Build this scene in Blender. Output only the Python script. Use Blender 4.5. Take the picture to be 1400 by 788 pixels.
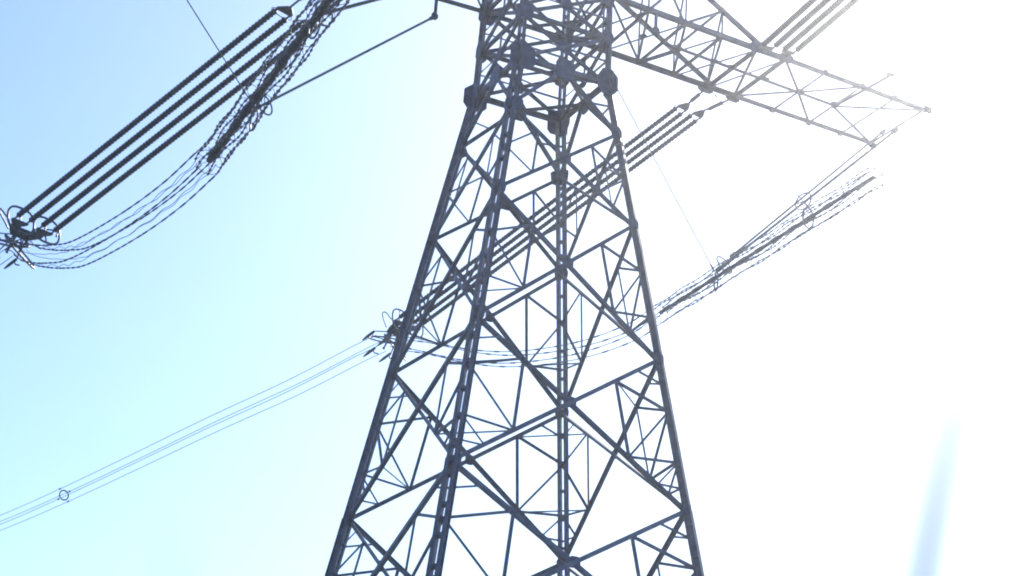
import bpy, math, random
from mathutils import Vector, Matrix
V = Vector
random.seed(7)
for o in list(bpy.data.objects): bpy.data.objects.remove(o)
SC = bpy.context.scene
COL = SC.collection

# ------------------------------------------------------------------ camera
CAM = V((-28.8126, -59.1906, 1.6))
RX = V((0.889074, -0.453237, 0.064217)); UY = V((-0.229834, -0.320652, 0.918890)); FW = V((0.395883, 0.831721, 0.389252))
cd = bpy.data.cameras.new('camera'); cam = bpy.data.objects.new('camera', cd); COL.objects.link(cam)
cam.matrix_world = Matrix(((RX.x, UY.x, -FW.x, CAM.x), (RX.y, UY.y, -FW.y, CAM.y), (RX.z, UY.z, -FW.z, CAM.z), (0, 0, 0, 1)))
cd.sensor_width = 36.0
cd.lens = 2653.35 / 1400 * 36
cd.clip_start = 0.05; cd.clip_end = 20000
cd.dof.use_dof = True; cd.dof.focus_distance = 82; cd.dof.aperture_fstop = 1.25
SC.camera = cam

# ------------------------------------------------------------------ light
SUN_EL = math.radians(33.0)
SUN_AZ = math.radians(43.0)          # from +Y towards +X
w = bpy.data.worlds.new('World'); SC.world = w; w.use_nodes = True
nt = w.node_tree
bg = nt.nodes['Background']
sky = nt.nodes.new('ShaderNodeTexSky'); sky.sky_type = 'NISHITA'; sky.sun_disc = False
sky.sun_elevation = SUN_EL; sky.sun_rotation = SUN_AZ
sky.air_density = 1.0; sky.dust_density = 0.75; sky.ozone_density = 7.0
nt.links.new(sky.outputs[0], bg.inputs[0]); bg.inputs[1].default_value = 0.12
sd = bpy.data.lights.new('sun', 'SUN'); sd.energy = 3.0; sd.angle = math.radians(0.5); sd.color = (1, 0.95, 0.87)
sun = bpy.data.objects.new('sun', sd); COL.objects.link(sun)
sdir = V((math.sin(SUN_AZ) * math.cos(SUN_EL), math.cos(SUN_AZ) * math.cos(SUN_EL), math.sin(SUN_EL)))
sun.rotation_euler = sdir.to_track_quat('Z', 'Y').to_euler()
SC.render.engine = 'CYCLES'
SC.view_settings.view_transform = 'Standard'; SC.view_settings.look = 'None'
SC.view_settings.exposure = 0.80; SC.view_settings.gamma = 1
SC.cycles.volume_bounces = 1
SC.cycles.pixel_filter_type = 'BLACKMAN_HARRIS'; SC.cycles.filter_width = 2.0

# ------------------------------------------------------------------ materials
def material(name, c1, c2, rough=0.6, metal=0.0, scale=3.0, bump=0.15, rust=None, vary=0.12):
    m = bpy.data.materials.new(name); m.use_nodes = True
    n = m.node_tree.nodes; l = m.node_tree.links; b = n['Principled BSDF']
    tc = n.new('ShaderNodeTexCoord'); ns = n.new('ShaderNodeTexNoise')
    ns.inputs['Scale'].default_value = scale; ns.inputs['Detail'].default_value = 6
    l.new(tc.outputs['Object'], ns.inputs['Vector'])
    cr = n.new('ShaderNodeValToRGB')
    cr.color_ramp.elements[0].position = 0.35; cr.color_ramp.elements[0].color = (*c1, 1)
    cr.color_ramp.elements[1].position = 0.68; cr.color_ramp.elements[1].color = (*c2, 1)
    l.new(ns.outputs['Fac'], cr.inputs[0]); out = cr.outputs[0]
    if rust:
        n2 = n.new('ShaderNodeTexNoise'); n2.inputs['Scale'].default_value = scale * 0.35; n2.inputs['Detail'].default_value = 8
        l.new(tc.outputs['Object'], n2.inputs['Vector'])
        r2 = n.new('ShaderNodeValToRGB'); r2.color_ramp.elements[0].position = 0.62; r2.color_ramp.elements[1].position = 0.75
        l.new(n2.outputs['Fac'], r2.inputs[0])
        mx = n.new('ShaderNodeMixRGB'); l.new(r2.outputs[0], mx.inputs[0]); l.new(out, mx.inputs[1]); mx.inputs[2].default_value = (*rust, 1)
        out = mx.outputs[0]
    oi = n.new('ShaderNodeObjectInfo'); mr = n.new('ShaderNodeMapRange'); mr.inputs[3].default_value = 1 - vary; mr.inputs[4].default_value = 1 + vary * 1.4
    l.new(oi.outputs['Random'], mr.inputs[0]); vm = n.new('ShaderNodeVectorMath'); vm.operation = 'SCALE'
    l.new(out, vm.inputs[0]); l.new(mr.outputs[0], vm.inputs['Scale']); out = vm.outputs[0]
    l.new(out, b.inputs['Base Color'])
    b.inputs['Roughness'].default_value = rough; b.inputs['Metallic'].default_value = metal
    bp = n.new('ShaderNodeBump'); bp.inputs['Strength'].default_value = bump; bp.inputs['Distance'].default_value = 0.01
    l.new(ns.outputs['Fac'], bp.inputs['Height']); l.new(bp.outputs[0], b.inputs['Normal'])
    return m
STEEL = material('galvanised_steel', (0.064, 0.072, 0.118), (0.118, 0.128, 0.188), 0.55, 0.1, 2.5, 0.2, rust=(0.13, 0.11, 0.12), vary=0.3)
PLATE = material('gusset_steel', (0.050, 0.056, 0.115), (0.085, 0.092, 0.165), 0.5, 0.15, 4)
DISC = material('dark_porcelain', (0.008, 0.013, 0.040), (0.015, 0.022, 0.055), 0.45, 0.0, 6)
RODM = material('composite_rod', (0.05, 0.085, 0.075), (0.08, 0.12, 0.10), 0.5, 0.0, 6)
WIRE = material('stranded_aluminium', (0.07, 0.08, 0.11), (0.12, 0.13, 0.17), 0.5, 0.4, 20)
RING = material('aluminium_ring', (0.06, 0.07, 0.11), (0.10, 0.11, 0.16), 0.45, 0.3, 8)
TUBEM = material('weathered_tube', (0.03, 0.04, 0.075), (0.05, 0.06, 0.10), 0.75, 0.0, 6)
SOIL = material('dry_grass_ground', (0.06, 0.075, 0.03), (0.16, 0.15, 0.08), 0.95, 0, 0.35, 0.5)
CONC = material('footing_concrete', (0.25, 0.24, 0.22), (0.38, 0.37, 0.34), 0.9, 0, 3, 0.4)
REED = material('green_reed', (0.20, 0.24, 0.23), (0.28, 0.32, 0.30), 0.6, 0, 12)

# ------------------------------------------------------------------ mesh builder
class MB:
    def __init__(s): s.v = []; s.f = []
    def prism(s, a, b, prof, u, n):
        """extrude a closed 2-D profile from a to b; u, n span the profile"""
        k = len(s.v); m = len(prof)
        for p in (a, b):
            for (x, y) in prof: s.v.append(p + u * x + n * y)
        for i in range(m):
            j = (i + 1) % m; s.f.append((k + i, k + j, k + m + j, k + m + i))
        s.f.append(tuple(k + m - 1 - i for i in range(m))); s.f.append(tuple(k + m + i for i in range(m)))
    def angle(s, a, b, wd, nrm, t=None, flip=1):
        """L-section steel angle, one flange flat in the plane whose normal is nrm"""
        t = t or wd * 0.13; d = (b - a).normalized()
        n = (nrm - d * nrm.dot(d)).normalized(); u = d.cross(n) * flip
        h = wd / 2
        s.prism(a, b, [(-h, 0), (h, 0), (h, t), (-h + t, t), (-h + t, wd * .85), (-h, wd * .85)], u, n)
    def box(s, a, b, wu, wn, nrm):
        d = (b - a).normalized(); n = (nrm - d * nrm.dot(d)).normalized(); u = d.cross(n)
        s.prism(a, b, [(-wu/2, -wn/2), (wu/2, -wn/2), (wu/2, wn/2), (-wu/2, wn/2)], u, n)
    def tube(s, pts, r, seg=8, closed=False):
        k = len(s.v); N = len(pts); ref = None
        for i, p in enumerate(pts):
            if closed: t = pts[(i + 1) % N] - pts[i - 1]
            else: t = pts[min(i + 1, N - 1)] - pts[max(i - 1, 0)]
            t = t.normalized()
            if ref is None: ref = t.orthogonal().normalized()
            ref = (ref - t * ref.dot(t)).normalized(); bb = t.cross(ref)
            rr = r(i / max(1, N - 1)) if callable(r) else r
            for j in range(seg):
                a = 2 * math.pi * j / seg; s.v.append(p + (ref * math.cos(a) + bb * math.sin(a)) * rr)
        for i in range(N if closed else N - 1):
            i2 = (i + 1) % N
            for j in range(seg):
                j2 = (j + 1) % seg; s.f.append((k + i*seg + j, k + i*seg + j2, k + i2*seg + j2, k + i2*seg + j))
        if not closed:
            s.f.append(tuple(k + seg - 1 - j for j in range(seg))); s.f.append(tuple(k + (N-1)*seg + j for j in range(seg)))
    def lathe(s, a, b, prof, seg=12):
        """prof = [(t along in metres, radius)]"""
        d = (b - a).normalized(); u = d.orthogonal().normalized(); w_ = d.cross(u); k = len(s.v)
        for (t, r) in prof:
            for j in range(seg):
                an = 2 * math.pi * j / seg; s.v.append(a + d * t + (u * math.cos(an) + w_ * math.sin(an)) * r)
        N = len(prof)
        for i in range(N - 1):
            for j in range(seg):
                j2 = (j + 1) % seg; s.f.append((k + i*seg + j, k + i*seg + j2, k + (i+1)*seg + j2, k + (i+1)*seg + j))
        s.f.append(tuple(k + seg - 1 - j for j in range(seg))); s.f.append(tuple(k + (N-1)*seg + j for j in range(seg)))
    def plate(s, c, u, v, pts, t):
        n = u.cross(v).normalized(); k = len(s.v); m = len(pts)
        for q in (-t/2, t/2):
            for (x, y) in pts: s.v.append(c + u * x + v * y + n * q)
        for i in range(m):
            j = (i + 1) % m; s.f.append((k + i, k + j, k + m + j, k + m + i))
        s.f.append(tuple(k + m - 1 - i for i in range(m))); s.f.append(tuple(k + m + i for i in range(m)))
    def build(s, name, mat, parent=None, smooth=False):
        me = bpy.data.meshes.new(name)
        off = V((0, 0, 0)) if parent is None else parent_loc(parent)
        me.from_pydata([tuple(v - off) for v in s.v], [], s.f); me.update()
        me.materials.append(mat)
        if smooth: me.polygons.foreach_set('use_smooth', [True] * len(me.polygons))
        o = bpy.data.objects.new(name, me); COL.objects.link(o)
        if parent is not None: o.parent = parent
        return o
def parent_loc(p):
    l = V(p.location)
    while p.parent: p = p.parent; l = l + V(p.location)
    return l
def thing(name, label, cat, loc, group=None):
    o = bpy.data.objects.new(name, None); COL.objects.link(o); o.location = loc
    o.empty_display_size = 0.3
    o['label'] = label; o['category'] = cat
    if group: o['group'] = group
    return o
def lerp(a, b, t): return a + (b - a) * t
def catmull(P, n):
    out = []
    Q = [P[0] * 2 - P[1]] + list(P) + [P[-1] * 2 - P[-2]]
    for i in range(1, len(Q) - 2):
        a, b, c, d = Q[i-1:i+3]
        for k in range(n):
            t = k / n
            out.append(0.5 * ((2*b) + (c - a)*t + (2*a - 5*b + 4*c - d)*t*t + (3*b - a - 3*c + d)*t**3))
    out.append(P[-1]); return out
def bez(pts, n=24):
    return catmull([V(p) for p in pts], n)

# ------------------------------------------------------------------ ground
g = MB(); S_ = 1900; N_ = 60
for j in range(N_ + 1):
    for i in range(N_ + 1):
        x = -S_ + 2*S_*i/N_; y = -S_ + 2*S_*j/N_
        r = math.hypot(x + 10, y + 20)
        z = 0 if r < 140 else min(1, (r - 140)/500) * 1.4 * (math.sin(x*0.011) + math.cos(y*0.013 + 1))
        g.v.append(V((x, y, z)))
for j in range(N_):
    for i in range(N_):
        k = j*(N_+1) + i; g.f.append((k, k+1, k+N_+2, k+N_+1))
go = g.build('ground', SOIL); go['kind'] = 'structure'

# ------------------------------------------------------------------ lattice tower
APEX = 50.344; SL = 0.14996
LV = [0.35, 8.2, 14.85, 20.777, 26.344, 31.689, 35.516, 37.746]      # panel levels of the tapering body
UP = [37.746, 39.7, 41.5, 43.6, 45.6]                                # panels of the head
def half(z):
    if z <= 37.746: return SL * (APEX - z)
    return 1.889 - (z - 37.746) * 0.018
SG = {'A': (-1, 1), 'B': (-1, -1), 'C': (1, 1), 'D': (1, -1)}
def P(c, z):
    h = half(z); return V((SG[c][0]*h, SG[c][1]*h, z))
tower = thing('lattice_pylon', 'tall blue-grey steel lattice pylon with four tapering legs, cross braces and cross arms overhead', 'pylon', V((0, 0, 0)))
# legs: two back-to-back sections with an open seam and batten plates
for c, (sx, sy) in SG.items():
    m = MB(); rad = V((sx, sy, 0)).normalized(); tan = V((sy, -sx, 0)).normalized()
    for z0, z1, k in ((0.35, 20.777, 1.12), (20.777, 37.746, 1.0), (37.746, 46.2, 0.72)):
        a, b = P(c, z0), P(c, z1); d = (b - a).normalized()
        tn = (tan - d * tan.dot(d)).normalized(); rn = d.cross(tn)
        if rn.dot(rad) < 0: rn = -rn
        W = 0.128 * k; R = 0.25 * k; t = 0.024; gp = 0.064 * k
        for sd_ in (-1, 1):
            u = tn * sd_
            # channel: web plus two flanges pointing outward
            m.prism(a, b, [(gp, -R/2), (gp + W, -R/2), (gp + W, -R/2 + t), (gp + t, -R/2 + t), (gp + t, R/2 - t), (gp + W, R/2 - t), (gp + W, R/2), (gp, R/2)], u, rn)
        L = (b - a).length; nb = int(L / 1.05)
        for i in range(nb):
            q = lerp(a, b, (i + 0.5) / nb)
            m.box(q - d*0.06, q + d*0.06, 2*gp + 2*W*0.6, R*0.85, rn)
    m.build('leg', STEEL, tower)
    # concrete footing: a thing of its own
    f = P(c, 0.35); side = 'near' if sy < 0 else 'far'; lr = 'left' if sx < 0 else 'right'
    fm = MB(); fm.v = []
    h0, h1 = 0.9, 0.5
    for (hh, zz) in ((h0, -0.3), (h0, 0.12), (h1, 0.22), (h1, 0.36)):
        for (qx, qy) in ((-1, -1), (1, -1), (1, 1), (-1, 1)): fm.v.append(V((f.x + qx*hh, f.y + qy*hh, zz)))
    for i in range(3):
        for j in range(4): fm.f.append((i*4+j, i*4+(j+1) % 4, i*4+4+(j+1) % 4, i*4+4+j))
    fm.f.append((12, 13, 14, 15)); fm.f.append((3, 2, 1, 0))
    fo = fm.build('concrete_footing', CONC)
    fo['label'] = f'stepped concrete footing under the {side} {lr} leg of the pylon'; fo['category'] = 'footing'; fo['group'] = 'footings under the pylon legs'

FACES = {'AB': V((-1, 0, 0)), 'CD': V((1, 0, 0)), 'AC': V((0, 1, 0)), 'BD': V((0, -1, 0))}
def bar(name, a, b, wd, nrm, off, flip=1, mat=STEEL, parent=None):
    m = MB(); m.angle(a + nrm*off, b + nrm*off, wd, -nrm, flip=flip); return m.build(name, mat, parent or tower)
def octo(c, nrm, rx, rz, t=0.03, parent=None, name='gusset_plate', off=0.1, tilt=V((0, 0, 1))):
    u = tilt.cross(nrm).normalized(); v = nrm.cross(u).normalized(); k = random.uniform(.38, .72); rx *= random.uniform(.85, 1.1)
    pts = [(-rx, -rz*k), (-rx*k, -rz), (rx*k, -rz), (rx, -rz*k), (rx, rz*k), (rx*k*.8, rz), (-rx*k, rz), (-rx, rz*k*.7)]
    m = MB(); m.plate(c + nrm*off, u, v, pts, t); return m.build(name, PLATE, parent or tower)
small = []       # secondary braces collected, the largest become parts
def sec(a, b, wd, nrm, off):
    small.append((a, b, wd, nrm, off))
for fc, nrm in FACES.items():
    c0, c1 = fc
    for i in range(len(LV) - 1):
        z0, z1 = LV[i], LV[i+1]
        a0, a1, b0, b1 = P(c0, z0), P(c0, z1), P(c1, z0), P(c1, z1)
        if i == 6:       # short panel under the waist: inverted V
            mid = lerp(a1, b1, .5)
            for q, fl in ((a0, 1), (b0, -1)): bar('diagonal_brace', q, mid, 0.15, nrm, 0.03, fl)
            for q0, q1 in ((a0, a1), (b0, b1)):
                sec(lerp(q0, mid, .5), lerp(q0, q1, .55), 0.07, nrm, -0.03)
            continue
        wd = [0.185, 0.175, 0.165, 0.155, 0.145, 0.13][i]
        bar('diagonal_brace', a0, b1, wd, nrm, 0.05, 1)
        bar('diagonal_brace', b0, a1, wd, nrm, -0.06, -1)
        # crossing point
        w0 = (b0 - a0).length; w1 = (b1 - a1).length; t = w0 / (w0 + w1)
        O = lerp(a0, b1, t)
        octo(O, nrm, 0.2, 0.2, 0.02, off=0.0)
        if i <= 5:
            sw = [0.12, 0.115, 0.105, 0.098, 0.09, 0.075][i]
            for q0, q1, far in ((a0, a1, 0), (b0, b1, 1)):
                Mu = lerp(q1, O, .5); Ml = lerp(q0, O, .5)
                Pu = lerp(q1, q0, .35); Pl = lerp(q1, q0, .69)
                if i == 5:
                    Pm = lerp(q0, q1, .5)
                    sec(Mu, Ml, sw, nrm, 0.015); sec(Mu, Pm, sw, nrm, -0.015); sec(Ml, Pm, sw, nrm, -0.02); continue
                sec(Mu, Ml, sw, nrm, 0.012)
                sec(Mu, Pu, sw, nrm, -0.012); sec(Ml, Pu, sw*.9, nrm, 0.02); sec(Ml, Pl, sw*.9, nrm, -0.02)
                # fine sub-bracing near the leg
                if i <= 3:
                    sec(lerp(Ml, q0, .5), lerp(q1, q0, .86), sw*.7, nrm, -0.03)
                    sec(lerp(Ml, q0, .5), Pl, sw*.7, nrm, 0.03)
                    sec(lerp(Mu, q1, .5), lerp(q1, q0, .17), sw*.7, nrm, -0.03)
    # waist
    a, b = P(c0, 37.746), P(c1, 37.746)
    bar('waist_beam', a, b, 0.2, nrm, 0.04)
    octo(lerp(a, b, .5), nrm, 0.42, 0.42, off=0.09)
    # head panels
    for i in range(len(UP) - 1):
        z0, z1 = UP[i], UP[i+1]
        a0, a1, b0, b1 = P(c0, z0), P(c0, z1), P(c1, z0), P(c1, z1)
        bar('diagonal_brace', a0, b1, 0.13, nrm, 0.04, 1); bar('diagonal_brace', b0, a1, 0.13, nrm, -0.05, -1)
        octo(lerp(a0, b1, .5), nrm, 0.26 if i < 2 else .18, 0.26 if i < 2 else .18, 0.02, off=0.0)
        bar('head_beam', a1, b1, 0.15, nrm, 0.02)
        if i < 2:
            m_ = lerp(a0, b1, .5); sec(m_, lerp(a1, b1, .5), 0.07, nrm, 0.01)
            sec(m_, lerp(a0, a1, .5), 0.07, nrm, -0.02); sec(m_, lerp(b0, b1, .5), 0.07, nrm, -0.02)
    # node gussets on the legs
    for c, other in ((c0, c1), (c1, c0)):
        for z, s in [(z, .19) for z in LV[1:6]] + [(35.516, .28), (37.746, .57), (39.7, .30), (41.5, .38), (43.6, .25), (45.6, .3)]:
            q = P(c, z); tow = (P(other, z) - q).normalized()
            leg_dir = (P(c, z + 1) - P(c, z)).normalized() if z < 45 else V((0, 0, 1))
            octo(q + tow * s * (.12 if s > .5 else .45), nrm, s * .85, s * (.95 if s > .5 else 1.05), 0.028, off=0.13, tilt=leg_dir)
# waist and head plan bracing
Z = V((0, 0, 1))
for z, wd in ((37.746, .12), (41.5, .12)):
    mids = [lerp(P('A', z), P('B', z), .5), lerp(P('B', z), P('D', z), .5), lerp(P('D', z), P('C', z), .5), lerp(P('C', z), P('A', z), .5)]
    for i in range(4): bar('plan_brace', mids[i], mids[(i+1) % 4], wd, Z, 0.02 * (i % 2))
for z, wd in ((35.516, .09), (26.344, .10)):
    pass
# hip bracing between neighbouring faces (light members seen inside the body)
for i in (2, 3, 4):
    z0, z1 = LV[i], LV[i+1]
    for c, n1, n2 in (('A', 'B', 'C'), ('B', 'A', 'D'), ('C', 'A', 'D'), ('D', 'B', 'C')):
        pts = []
        for o_ in (n1, n2):
            a0, a1, b0, b1 = P(c, z0), P(c, z1), P(o_, z0), P(o_, z1)
            t = (b0 - a0).length / ((b0 - a0).length + (b1 - a1).length); O = lerp(a0, b1, t)
            pts.append((lerp(a1, O, .5), lerp(a0, O, .5)))
        sec(pts[0][1], pts[1][1], 0.07, Z, 0.0)
        if i == 3: sec(pts[0][0], pts[1][0], 0.07, Z, 0.0)
def px_len(it):
    m = (it[0] + it[1]) * .5 - CAM; d = m.dot(FW)
    x = 700 + 2653 * m.dot(RX) / d; y = 394 - 2653 * m.dot(UY) / d
    vis = 1 if (-20 < x < 1420 and -20 < y < 808) else 0
    return vis * 1e6 + (it[1] - it[0]).length / d * it[2] * 1e3
small.sort(key=px_len, reverse=True)
for it in small[:100]:
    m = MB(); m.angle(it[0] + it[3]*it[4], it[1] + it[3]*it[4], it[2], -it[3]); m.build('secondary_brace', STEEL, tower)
m = MB()
for it in small[100:]: m.angle(it[0] + it[3]*it[4], it[1] + it[3]*it[4], it[2], -it[3])
so = m.build('fine_bracing', STEEL, tower); so['kind'] = 'stuff'

# cross arms -------------------------------------------------------
def arm(s):
    root = bpy.data.objects.new('cross_arm', None); COL.objects.link(root); root.parent = tower; root.location = (0, 0, 0)
    root['label'] = 'right-hand cross arm reaching out over the fading sky' if s > 0 else 'left-hand cross arm mostly above the frame'
    def X(x, y, z): return V((s * x, y, z))
    zb = lambda x: 41.62 - 0.028 * (x - 1.85)
    yb = 1.885
    for y in (-yb, yb):
        sy = 1 if y > 0 else -1; n = V((0, sy, 0))
        a, b, c = X(1.86, y, zb(1.86)), X(9.9, y, zb(9.9)), X(17.1, y * .97, zb(17.1))
        bar('lower_chord', a, b, 0.20, n, 0.05, parent=root)
        bar('outer_chord', b, c, 0.15 if y > 0 else 0.16, n, 0.05, parent=root)
        t0, t1 = X(1.84, y, 45.45), X(8.9, y, zb(8.9) + .12)
        bar('upper_chord', t0, t1, 0.17, n, 0.06, parent=root)
        xs = [1.86, 3.55, 5.25, 6.95, 8.6]
        top = lambda x: lerp(t0, t1, (x - 1.84) / 7.06)
        for i in range(4):
            if i: bar('web_brace', X(xs[i], y, zb(xs[i])), top(xs[i]), 0.09, n, -0.02, parent=root)
            if i < 3: bar('web_brace', X(xs[i], y, zb(xs[i])), top(xs[i+1]), 0.10, n, 0.01, parent=root)
        # knee struts on the inner half
        bar('web_brace', top(xs[1]), X(xs[2], y, zb(xs[2])), 0.08, n, -0.05, parent=root)
        # node plates
        for x, q in ((8.6, .36), (9.95, .34)):
            octo(X(x, y, zb(x)), n, q, q * .7, 0.03, parent=root, name='attachment_plate', off=0.10)
        for x in (11.9, 13.76, 15.4): octo(X(x, y*.99, zb(x)), n, .13, .12, 0.02, parent=root, name='attachment_plate', off=0.09)
        octo(X(17.1, y*.97, zb(17.1)), n, .2, .16, 0.03, parent=root, name='attachment_plate', off=0.09)
        # hanger for the jumper rod
        hb = X(3.9, y, 40.72); bar('rod_hanger', X(3.9, y, zb(3.9)), hb, 0.11, n, 0.02, parent=root)
        octo(hb, n, .16, .17, 0.05, parent=root, name='hanger_plate', off=0.0)
    # bottom plan bracing
    xs = [1.9, 3.55, 5.25, 6.95, 8.6, 9.95]
    for i, x in enumerate(xs):
        if i: bar('arm_strut', X(x, -yb, zb(x)), X(x, yb, zb(x)), 0.11 if i < 4 else .15, Z, 0.02, parent=root)
        if i < len(xs) - 1:
            x2 = xs[i+1]
            bar('arm_brace', X(x, -yb, zb(x)), X(x2, yb, zb(x2)), 0.10, Z, 0.05, parent=root)
            bar('arm_brace', X(x, yb, zb(x)), X(x2, -yb, zb(x2)), 0.10, Z, -0.06, parent=root)
            if i < 4: octo(X((x+x2)/2, 0, zb(x)), Z, .16, .16, .02, parent=root, name='cross_plate', off=0.0, tilt=V((0, 1, 0)))
    t0 = lambda x: 45.45 + (41.75 - 45.45) * (x - 1.84) / 7.06
    for i, x in enumerate([3.55, 5.25, 6.95]):
        bar('arm_strut', X(x, -yb, t0(x)), X(x, yb, t0(x)), 0.09, Z, 0.0, parent=root)
        bar('arm_brace', X(x, -yb, t0(x)), X(x + 1.7, yb, t0(x + 1.7)), 0.08, Z, 0.03, parent=root)
    # centre stringer and light outrigger
    bar('centre_stringer', X(5.25, 0, zb(5.25) + .03), X(13.76, 0.1, zb(13.76)), 0.17, Z, 0.03, parent=root)
    for x in (8.6, 10.3, 12.0, 13.76): octo(X(x, 0.03, zb(x)), Z, .16, .14, .03, parent=root, name='cross_plate', off=0.07, tilt=V((0, 1, 0)))
    bar('outrigger', X(13.76, 0.1, zb(13.76)), X(14.1, -3.3, 41.28), 0.17, Z, -0.04, parent=root)
    octo(X(14.1, -3.3, 41.28), Z, .2, .14, .03, parent=root, name='cross_plate', off=0.0, tilt=V((0, 1, 0)))
    bar('outrigger', X(13.76, 0.1, zb(13.76)), X(17.0, 1.83, zb(17)), 0.13, Z, -0.05, parent=root)
    bar('end_strut', X(17.0, 1.83, zb(17)), X(17.0, -1.83, zb(17)), 0.13, Z, 0.03, parent=root)
    for (xa, ya, xb, yb2) in ((9.95, yb, 11.9, 0), (9.95, -yb, 11.9, 0), (11.9, 0, 13.76, yb), (11.9, 0, 13.76, -yb), (13.76, yb, 13.76, -yb), (11.9, yb, 11.9, -yb), (15.4, yb, 15.4, -yb), (13.76, 0.1, 17.0, -1.83)):
        bar('light_brace', X(xa, ya, zb(xa)), X(xb, yb2, zb(xb)), 0.12, Z, random.uniform(-.03, .03), parent=root)
    return root
arm(1); arm(-1)

# ------------------------------------------------------------------ insulator strings
def string_mesh(a, b, r, pitch=0.20):
    m = MB(); L = (b - a).length; n = int(L / pitch); prof = [(0, r*.45)]
    for i in range(n):
        t = (i + .1) * L / n; p = L / n
        prof += [(t, r*.76), (t + p*.25, r), (t + p*.50, r), (t + p*.72, r*.78)]
    prof.append((L, r*.45)); m.lathe(a, b, prof, 10); return m
def strings(nm, a, b, delta, r, link, anchors, labels, group, live_labels):
    """four parallel strings from arm point a to live end b; e is the sideways direction"""
    d = (b - a).normalized(); e = V((d.y, -d.x, 0)).normalized()
    if e.x < 0: e = -e
    up = e.cross(d) if e.cross(d).z > 0 else d.cross(e)
    for k in range(4):
        o_ = e * delta * (k - 1.5)
        p0 = a + d * (link + (0.0 if k % 2 else -0.15)) + o_; p1 = b + o_
        t = thing('insulator_string', labels[k], 'insulator', p0, group)
        string_mesh(p0, p1, r).build('disc_stack', DISC, t, True)
        for q0, q1 in ((p0 - d*.28, p0), (p1, p1 + d*.3)):
            m = MB(); m.lathe(q0, q1, [(0, .03), (.06, .06), (.14, .035), (.28, .05)], 8); m.build('end_fitting', RING, t, True)
    # arm-end yokes, one per pair
    for q, anc in ((0, anchors[0]), (1, anchors[1])):
        c = a + d * (link - 0.45) + e * delta * (-1 + 2*q)
        t = thing('yoke_link', live_labels[q], 'yoke', c)
        m = MB(); m.plate(c, e, d, [(-delta*.62, .22), (-delta*.62, .08), (-.1, -.2), (.1, -.2), (delta*.62, .08), (delta*.62, .22)], .04); m.build('yoke_plate', PLATE, t)
        anc = V(anc); m = MB(); m.tube([anc, lerp(anc, c, .45), c - d*.2], 0.045, 8)
        m.lathe(lerp(anc, c, .30), lerp(anc, c, .75), [(0, .05), (.05, .085), ((c-anc).length*.40, .085), ((c-anc).length*.45, .05)], 8)
        m.build('turnbuckle', RING, t, True)
        m = MB(); loop = []
        for i in range(20):
            an = 2*math.pi*i/20; loop.append(c + e*(delta*.8*math.cos(an)) + up*(.18*math.sin(an)) + d*.3)
        m.tube(loop, .018, 6, True); m.build('arcing_ring', RING, t, True)
    return d, e, up
def oval(c, u, v, a, b, n=40, p=2.6):
    out = []
    for i in range(n):
        t = 2*math.pi*i/n; cs, sn = math.cos(t), math.sin(t)
        out.append(c + u * (a * math.copysign(abs(cs)**(2/p), cs)) + v * (b * math.copysign(abs(sn)**(2/p), sn)))
    return out
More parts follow.
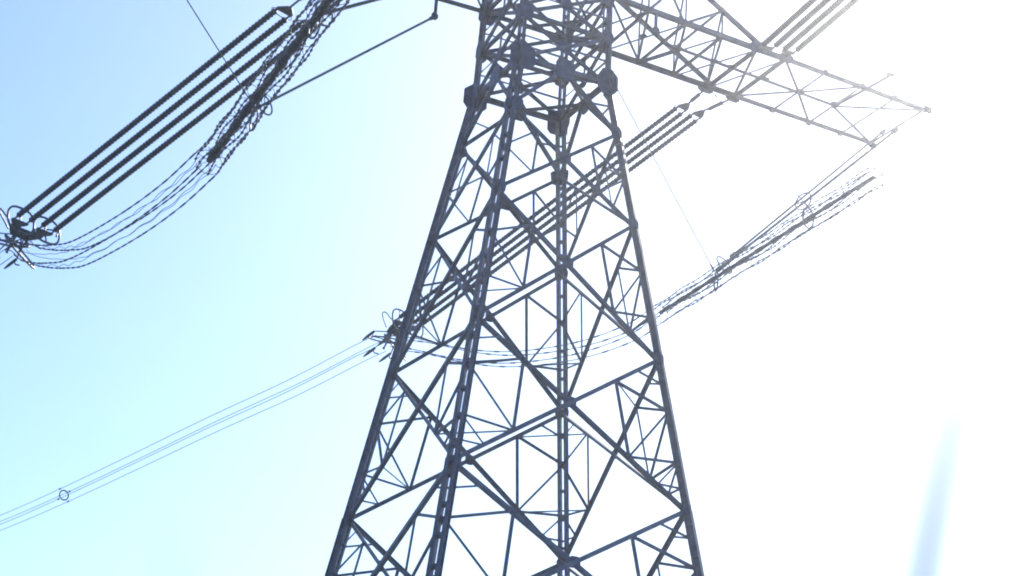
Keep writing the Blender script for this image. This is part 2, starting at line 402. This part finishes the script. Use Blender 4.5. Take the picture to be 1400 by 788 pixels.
def live_end(b, d, e, up, delta, label, rr=.03, k=1.0):
    t = thing('dead_end_fitting', label, 'line fitting', b)
    c = b + d*.35
    for sgn in (-1, 1):
        m = MB(); q = c + e*delta*sgn
        m.plate(q, e, d, [(-delta*.65, -.1), (delta*.65, -.1), (delta*.65, .05), (.12, .4), (-.12, .4), (-delta*.65, .05)], .05); m.build('yoke_plate', PLATE, t)
    m = MB(); q = c + d*.7
    m.plate(q, e, d, [(-delta*1.3, -.35), (delta*1.3, -.35), (delta*1.3, -.15), (.35*k, .35), (-.35*k, .35), (-delta*1.3, -.15)], .05); m.build('yoke_plate', PLATE, t)
    # big grading rings: one racetrack around each pair, one large one at the clamp
    for sgn in (-1, 1):
        m = MB(); m.tube(oval(c + e*delta*sgn*1.05 - d*.15, e, up, delta*1.05, .52*k), rr, 6, True)
        m.tube([c + e*delta*sgn*1.05 - d*.15 + up*.52*k, c + e*delta*sgn - d*.05, c + e*delta*sgn*1.05 - d*.15 - up*.52*k], rr*.7, 6); m.build('grading_ring', RING, t, True)
    m = MB(); m.tube(oval(c + d*.9 - up*.85, (e*.9 + d*.5).normalized(), (up*.8 + d*.4).normalized(), 1.05*k, .34*k), rr, 6, True)
    m.tube([c + d*.9 - up*.5, c + d*.7 + up*.02], rr*.7, 6); m.build('grading_ring', RING, t, True)
    for q0, q1 in ((c + d*.5 + e*.3, c + d*1.3 + e*.2 - up*.6), (c + d*.5 - e*.3, c + d*1.5 - e*.3 - up*.7), (c + d*1.0 - e*.2, c + d*1.6 - e*.1 + up*.1)):
        m = MB(); m.lathe(q0, q1, [(0, .04), (.06, .08), (.3, .08), (.36, .045), ((q1-q0).length - .1, .045), ((q1-q0).length, .08)], 8); m.build('link_rod', TUBEM, t, True)
    ax = (d*.75 + up*.55).normalized(); q = c + d*1.65
    m = MB(); m.tube(oval(q, ax, (e*.8 + up*.3).normalized(), .95*k, .55*k), rr, 6, True)
    m.tube([q - ax*.95*k, q, q + ax*.95*k], rr*.7, 6); m.build('grading_ring', RING, t, True)
    for s1 in (-1, 1):
        for s2 in (-1, 1):
            m = MB(); q0 = c + d*(.9) + e*s1*.2; q1 = c + d*1.9 + e*s1*.4*k + up*s2*.4*k; q2 = c + d*2.9 + e*s1*.4*k + up*s2*.4*k
            m.tube([q0, lerp(q0, q1, .6), q1], .03, 6); m.lathe(q1, q2, [(0, .03), (.05, .07), (.6, .075), (.85, .05), (1.0, .03)], 8)
            m.tube([q1 + d*.2, q1 + d*.1 - up*.25, q1 - d*.2 - up*.45], .035, 6)
            m.build('tension_clamp', TUBEM, t, True)
    for sgn in (-1, 1):
        m = MB(); m.tube(bez([c + e*delta*sgn*2, c + e*delta*sgn*2.3 + up*.5 + d*.25, c + e*delta*sgn*1.8 + up*.75 + d*.8, c + e*delta*sgn*.8 + up*.3 + d*1.1], 6), rr*.8, 6)
        m.build('arcing_horn', RING, t, True)
    return c + d*2.9
def offs(d, side):
    d = d.normalized(); e = V((d.y, -d.x, 0)).normalized(); u_ = e.cross(d)
    if u_.z < 0: u_ = -u_
    return [e*sx*side/2 + u_*sy*side/2 for sx, sy in ((-1, -1), (1, -1), (1, 1), (-1, 1))], e, u_
def bundle(pts, side, r, name, label, cat, spacers, sp_name='spacer', group=None, side2=None):
    """side can grow from side to side2 along the first metres"""
    P_ = bez(pts, 14); t = thing(name, label, cat, P_[0], group)
    T = [(P_[min(i+1, len(P_)-1)] - P_[max(i-1, 0)]) for i in range(len(P_))]
    for k in range(4):
        m = MB(); m.tube([p + offs(T[i], side)[0][k] for i, p in enumerate(P_)], r, 6); m.build('wire', WIRE, t, True)
    acc = 0; marks = list(spacers)
    for i in range(1, len(P_)):
        acc += (P_[i] - P_[i-1]).length
        while marks and acc >= marks[0]:
            marks.pop(0); of, e, u_ = offs(T[i], side); m = MB()
            m.tube(oval(P_[i], e, u_, side*.46, side*.46, 16, 2), .045, 6, True)
            for q in of: m.lathe(P_[i] + q - T[i].normalized()*.09, P_[i] + q + T[i].normalized()*.09, [(0, .04), (.03, .06), (.15, .06), (.18, .04)], 6)
            m.build(sp_name, TUBEM, t, True)
    return t

# right circuit, far strings (behind the body) ---------------------
RA, RB = V((9.1, 1.9, 41.35)), V((4.5, 22.0, 36.5))
ordr = ['uppermost', 'second uppermost', 'second lowest', 'lowest']
d, e, up = strings('R', RA, RB, 0.44, 0.112, 1.9, [(8.62, 1.95, 41.38), (9.95, 1.95, 41.35)],
    [f'{q} of the four long dark insulator strings passing behind the pylon body' for q in ordr],
    'insulator strings behind the pylon body',
    ['upper left forked yoke joining two strings to the right cross arm', 'lower right forked yoke joining two strings to the right cross arm'])
E1 = live_end(RB, d, e, up, 0.44, 'cluster of yokes, clamps and oval rings beside the left leg of the pylon', rr=.040, k=1.2)
bundle([E1 - d*.9, V((3.62, 26.3, 35.95)), V((2.38, 32.2, 35.6)), V((0.69, 40.3, 35.42)), V((-1.17, 49.2, 35.1)), V((-2.92, 57.6, 34.85)), V((-4.8, 66.6, 34.75)), V((-9, 86.5, 34.9)), V((-17, 124, 36.5)), V((-26, 168, 40))],
    .66, .019, 'conductor_bundle', 'thin four-wire conductor bundle falling away to the lower left sky', 'power line', [33.5, 78])

# right circuit, near strings (over the camera side) ---------------
NA, NB = V((9.3, -1.9, 41.35)), V((5.5, -21.5, 38.6))
d, e, up = strings('N', NA, NB, 0.46, 0.125, 0.95, [(8.6, -1.95, 41.42), (9.95, -1.95, 41.38)],
    [f'{q} of four insulator strings rising above the right cross arm' for q in ('leftmost', 'second from the left', 'third from the left', 'rightmost')],
    'insulator strings above the right cross arm',
    ['left yoke holding two strings that rise above the right cross arm', 'right yoke holding two strings that rise above the right cross arm'])

# left circuit, far strings ---------------------------------------
LA, LB = V((-7.45, 1.9, 41.4)), V((-14.1, 21.3, 36.5))
d, e, up = strings('L', LA, LB, 0.64, 0.135, 3.6, [(-8.1, 1.95, 41.38), (-6.9, 1.95, 41.42)],
    [f'{q} of four thick insulator strings crossing the upper left sky' for q in ordr],
    'insulator strings at upper left',
    ['outer yoke with arcing ring at the top end of the left strings', 'inner yoke with arcing ring at the top end of the left strings'])
E2 = live_end(LB, d, e, up, 0.64, 'tangle of rings, yokes and clamps at the left edge of the photo', rr=.052, k=1.25)
bundle([E2 - d*.9, V((-15.4, 26.3, 35.9)), V((-18.3, 38, 35.0)), V((-22.5, 55, 34.6)), V((-30, 86, 35.5)), V((-42, 134, 39))],
    .7, .02, 'conductor_bundle', 'thin conductor wires leaving the ring cluster at the left edge', 'power line', [34])

# ------------------------------------------------------------------ jumpers
def jumper(path, tube_a, tube_b, side, label, sp, rt, rw, name='jumper_loop', ncage=6, cage=.55, bead=.045, tail=None, strands=False):
    t = thing(name, label, 'jumper cable', tube_a)
    P_ = bez(path, 16); T = [(P_[min(i+1, len(P_)-1)] - P_[max(i-1, 0)]) for i in range(len(P_))]
    for k in range(4):
        m = MB(); m.tube([p + offs(T[i], side)[0][k] for i, p in enumerate(P_)], rw, 6); m.build('jumper_wire', WIRE, t, True)
    if strands:
        for k in range(4):
            m = MB(); m.tube([p + (offs(T[i], side)[0][k] + offs(T[i], side)[0][(k+1) % 4]) * (.5 + .06*math.sin(i*.8 + k)) for i, p in enumerate(P_)], rw*.6, 5)
            m.build('jumper_wire', WIRE, t, True)
    # spacers along the free cable
    acc = 0; nxt = sp
    for i in range(1, len(P_)):
        acc += (P_[i] - P_[i-1]).length
        if acc >= nxt and (P_[i] - tube_a).dot(tube_b - tube_a) < 0:
            nxt += sp; of, e_, u_ = offs(T[i], side); m = MB(); dt = T[i].normalized()
            
            for q in of:
                m = MB(); m.lathe(P_[i] + q - dt*.2, P_[i] + q + dt*.2, [(0, .025), (.05, rw*1.7), (.35, rw*1.7), (.40, .025)], 6)
                m.build('wire_clamp', TUBEM, t, True)
    # stiff core tube
    m = MB(); L = (tube_b - tube_a).length; prof = [(0, rt*.5), (.05, rt)]
    for i in range(int(L / 1.15)):
        q = .3 + i*1.15; prof += [(q, rt), (q+.06, rt*1.3), (q+.5, rt*1.3), (q+.56, rt)]
    prof += [(L-.05, rt), (L, rt*.5)]
    prof = [p for p in prof if p[0] <= L]
    m.lathe(tube_a, tube_b, prof, 12); m.build('core_tube', TUBEM, t, True)
    # cage of loosely hung wires round the tube with ring spacers
    d_ = (tube_b - tube_a).normalized(); e_ = V((d_.y, -d_.x, 0)).normalized(); u_ = e_.cross(d_)
    if u_.z < 0: u_ = -u_
    n = int(L / .34)
    for k in range(ncage):
        m = MB(); pts = []
        for i in range(n + 1):
            an = 2*math.pi*k/ncage + .18*math.sin(i*.5 + k)
            rr = cage * (1 + .06*math.sin(i*.9 + 2*k))
            pts.append(lerp(tube_a, tube_b, i/n) + e_*rr*math.cos(an) + u_*(rr*math.sin(an) - .12*cage))
        m.tube(pts, rw, 5)
        for p in pts[::1]:
            ln = random.uniform(.05, .10)
            m.lathe(p - d_*ln, p + d_*ln, [(0, bead*.6), (ln*.4, bead), (ln*1.6, bead), (ln*2, bead*.6)], 6)
        m.build('cage_wire', WIRE, t, True)
    for i in range(0, n + 1, 4):
        m = MB(); q = lerp(tube_a, tube_b, i/n)
        m.tube(oval(q - u_*.12*cage, e_, u_, cage, cage, 16, 2), .014, 5, True)
        for k in range(3):
            an = k*math.pi/3 + .4; m.tube([q + e_*cage*math.cos(an) + u_*cage*math.sin(an), q - e_*cage*math.cos(an) - u_*cage*math.sin(an)], .012, 5)
        m.build('ring_spacer', RING, t, True)
    if tail:
        Q_ = bez([tube_b] + tail, 12); TQ = [(Q_[min(i+1, len(Q_)-1)] - Q_[max(i-1, 0)]) for i in range(len(Q_))]
        for k in range(4):
            m = MB(); m.tube([p + offs(TQ[i], side)[0][k] for i, p in enumerate(Q_)], rw * .6, 6); m.build('jumper_wire', WIRE, t, True)
    return t
TA, TB = V((9.5, 6.6, 33.0)), V((9.5, -8.3, 33.3))
jumper([RB + V((-.2, 1.2, -.8)), V((5.0, 21.6, 35.2)), V((6.0, 18.2, 33.85)), V((7.0, 15.2, 33.0)), V((8.1, 11.4, 32.45)), V((9.0, 8.3, 32.5)), TA],
    TA, TB, .55, 'long dark jumper tube with fringed wires slanting beside the right leg of the pylon', 1.3, .075, .023, ncage=7, cage=.40, bead=.038, tail=[V((9.1, -11.5, 33.2)), V((8.0, -15.5, 34.2)), V((6.6, -19.2, 36.2)), V((5.5, -22.0, 38.2))])
UA, UB = V((-11.05, 5.5, 33.85)), V((-11.0, -8.6, 35.1))
jumper([LB + V((-.3, 1.5, -.6)), V((-13.9, 21.8, 35.2)), V((-13.5, 18.2, 33.9)), V((-13.15, 15.3, 33.15)), V((-12.5, 10.6, 32.7)), V((-11.75, 7.6, 33.05)), UA],
    UA, UB, .8, 'drooping jumper cable with chain-like caged wires below the thick left strings', .62, .135, .023, ncage=8, cage=.52, bead=.050, strands=True)

# ------------------------------------------------------------------ rods that hold the jumpers
def rod(a, b, r, label, ring=True, rr=.34, mat=RODM):
    a, b = V(a), V(b); t = thing('jumper_support_rod', label, 'insulator rod', a, 'rods holding the jumpers')
    d_ = (b - a).normalized(); L = (b - a).length
    m = MB(); prof = [(0, r)]; n = int(L / .11)
    for i in range(n):
        q = .1 + (L-.2) * i / n; prof += [(q, r), (q + .025, r*1.45), (q + .045, r)]
    prof.append((L, r)); m.lathe(a, b, prof, 8); m.build('rod', mat, t, True)
    m = MB()
    for (q0, q1) in ((a, a + d_*.3), (b - d_*.3, b)):
        m = MB(); m.lathe(q0, q1, [(0, r*1.4), (.05, r*2), (.24, r*2), (.3, r*1.3)], 8); m.build('end_fitting', PLATE, t, True)
    if ring:
        u_ = d_.orthogonal().normalized(); v_ = d_.cross(u_); q = b - d_*.45
        m = MB(); m.tube(oval(q, (Z - d_*Z.dot(d_)).normalized(), d_.cross(Z).normalized(), rr*1.25, rr, 24, 2), .032, 6, True)
        m.tube([q + v_*rr, q, q - v_*rr], .02, 5); m.build('corona_ring', RING, t, True)
        q2 = b + V((0, 0, -.45)); m = MB(); m.tube(oval(q2, Z, d_.cross(Z).normalized(), .42, .26, 20, 2), .035, 6, True); m.build('corona_ring', RING, t, True)
    return t
L1_, L2_ = lerp(UA, UB, .34), lerp(UA, UB, .76)
L1_ = V((-10.95, .7, 33.95)); L2_ = V((-11.0, -5.0, 34.9))
rod((-3.9, 1.9, 40.7), L1_, .042, 'greenish rod slanting from a small plate left of the pylon down to the jumper cage')
rod((-3.9, -1.9, 40.7), L2_, .05, 'short visible rod entering from the top edge to the jumper cage')
rod((-17.0, .9, 41.1), L1_, .022, 'thin dark rod running from the top edge behind the thick left strings', ring=False)
R1_, R2_ = V((9.5, 2.2, 33.35)), V((9.5, -4.2, 33.5))
rod((17.0, .0, 41.1), R1_, .052, 'longer pale rod from the right cross arm tip down to the middle of the jumper', mat=RING)
rod((14.9, -1.9, 39.6), R2_ + V((0, 5.4, .1)), .042, 'shorter rod beside the long one, starting below the right cross arm tip', ring=False, mat=RING)
rod((3.9, 1.9, 40.7), R1_ + V((0, .2, .1)), .02, 'hair-thin rod crossing the white sky between right leg and jumper', ring=False)
rod((9.0, 1.9, 41.2), R2_ + V((0, 0, .2)), .018, 'hair-thin rod hanging under the right cross arm near the forked yokes', rr=.3)

hk = MB(); hk.tube([V((14.9, -1.9, 39.65)), V((14.9, -1.87, 41.2))], .022, 6); hk_parent = [o for o in bpy.data.objects if o.name.startswith('cross_arm')][0]
hk.build('rod_hanger', PLATE, hk_parent)
# ------------------------------------------------------------------ near reeds, out of focus
def reed(base, ctrl, r0, label, wid):
    t = thing('reed', label, 'reed', V(base), 'reeds close to the camera')
    pts = bez([base] + ctrl, 10); n = len(pts) - 1
    m = MB(); m.tube(pts, lambda s: max(.0008, r0 * (1 - s**2.2) + .0006), 8); m.build('stem', REED, t, True)
    # long folded blade running up beside the stem
    m = MB()
    for i, p in enumerate(pts):
        s = i / n; hw = wid * (1 - s**3)**.8 * (.35 + .65*min(1, s*3))
        m.v += [p + RX*(-hw) + V((0, .004, 0)), p + V((0, -.003, 0)), p + RX*hw + V((0, .004, 0)), p + V((0, .0015, 0))]
    for i in range(n):
        k = i*4
        for j in range(4): m.f.append((k+j, k+(j+1) % 4, k+4+(j+1) % 4, k+4+j))
    m.build('blade', REED, t, True)
reed((-27.95, -57.62, 0), [V((-27.78, -57.60, 1.0)), V((-27.625, -57.59, 1.75)), V((-27.547, -57.59, 2.14)), V((-27.505, -57.59, 2.31)), V((-27.478, -57.59, 2.41)), V((-27.462, -57.59, 2.49))], .008,
     'blurred leaning pale blue reed close to the camera at lower right', .0155)
reed((-28.37, -57.60, 0), [V((-28.36, -57.6, 1.0)), V((-28.355, -57.59, 1.7)), V((-28.352, -57.59, 2.035))], .005,
     'faint blurred reed tip at the bottom edge of the left sky', .009)

# ------------------------------------------------------------------ haze
hz = MB(); x0, x1, y0, y1, z0, z1 = -2000, 2000, -2000, 2000, -5, 62
for z in (z0, z1):
    for (x, y) in ((x0, y0), (x1, y0), (x1, y1), (x0, y1)): hz.v.append(V((x, y, z)))
hz.f = [(3, 2, 1, 0), (4, 5, 6, 7), (0, 1, 5, 4), (1, 2, 6, 5), (2, 3, 7, 6), (3, 0, 4, 7)]
hm = bpy.data.materials.new('haze'); hm.use_nodes = True; n = hm.node_tree.nodes; n.clear()
out = n.new('ShaderNodeOutputMaterial'); pv = n.new('ShaderNodeVolumePrincipled')
pv.inputs['Color'].default_value = (0.92, 0.95, 1.0, 1); pv.inputs['Density'].default_value = 0.00038; pv.inputs['Anisotropy'].default_value = 0.88
hm.node_tree.links.new(pv.outputs[0], out.inputs['Volume'])
ho = hz.build('haze', hm); ho['kind'] = 'stuff'
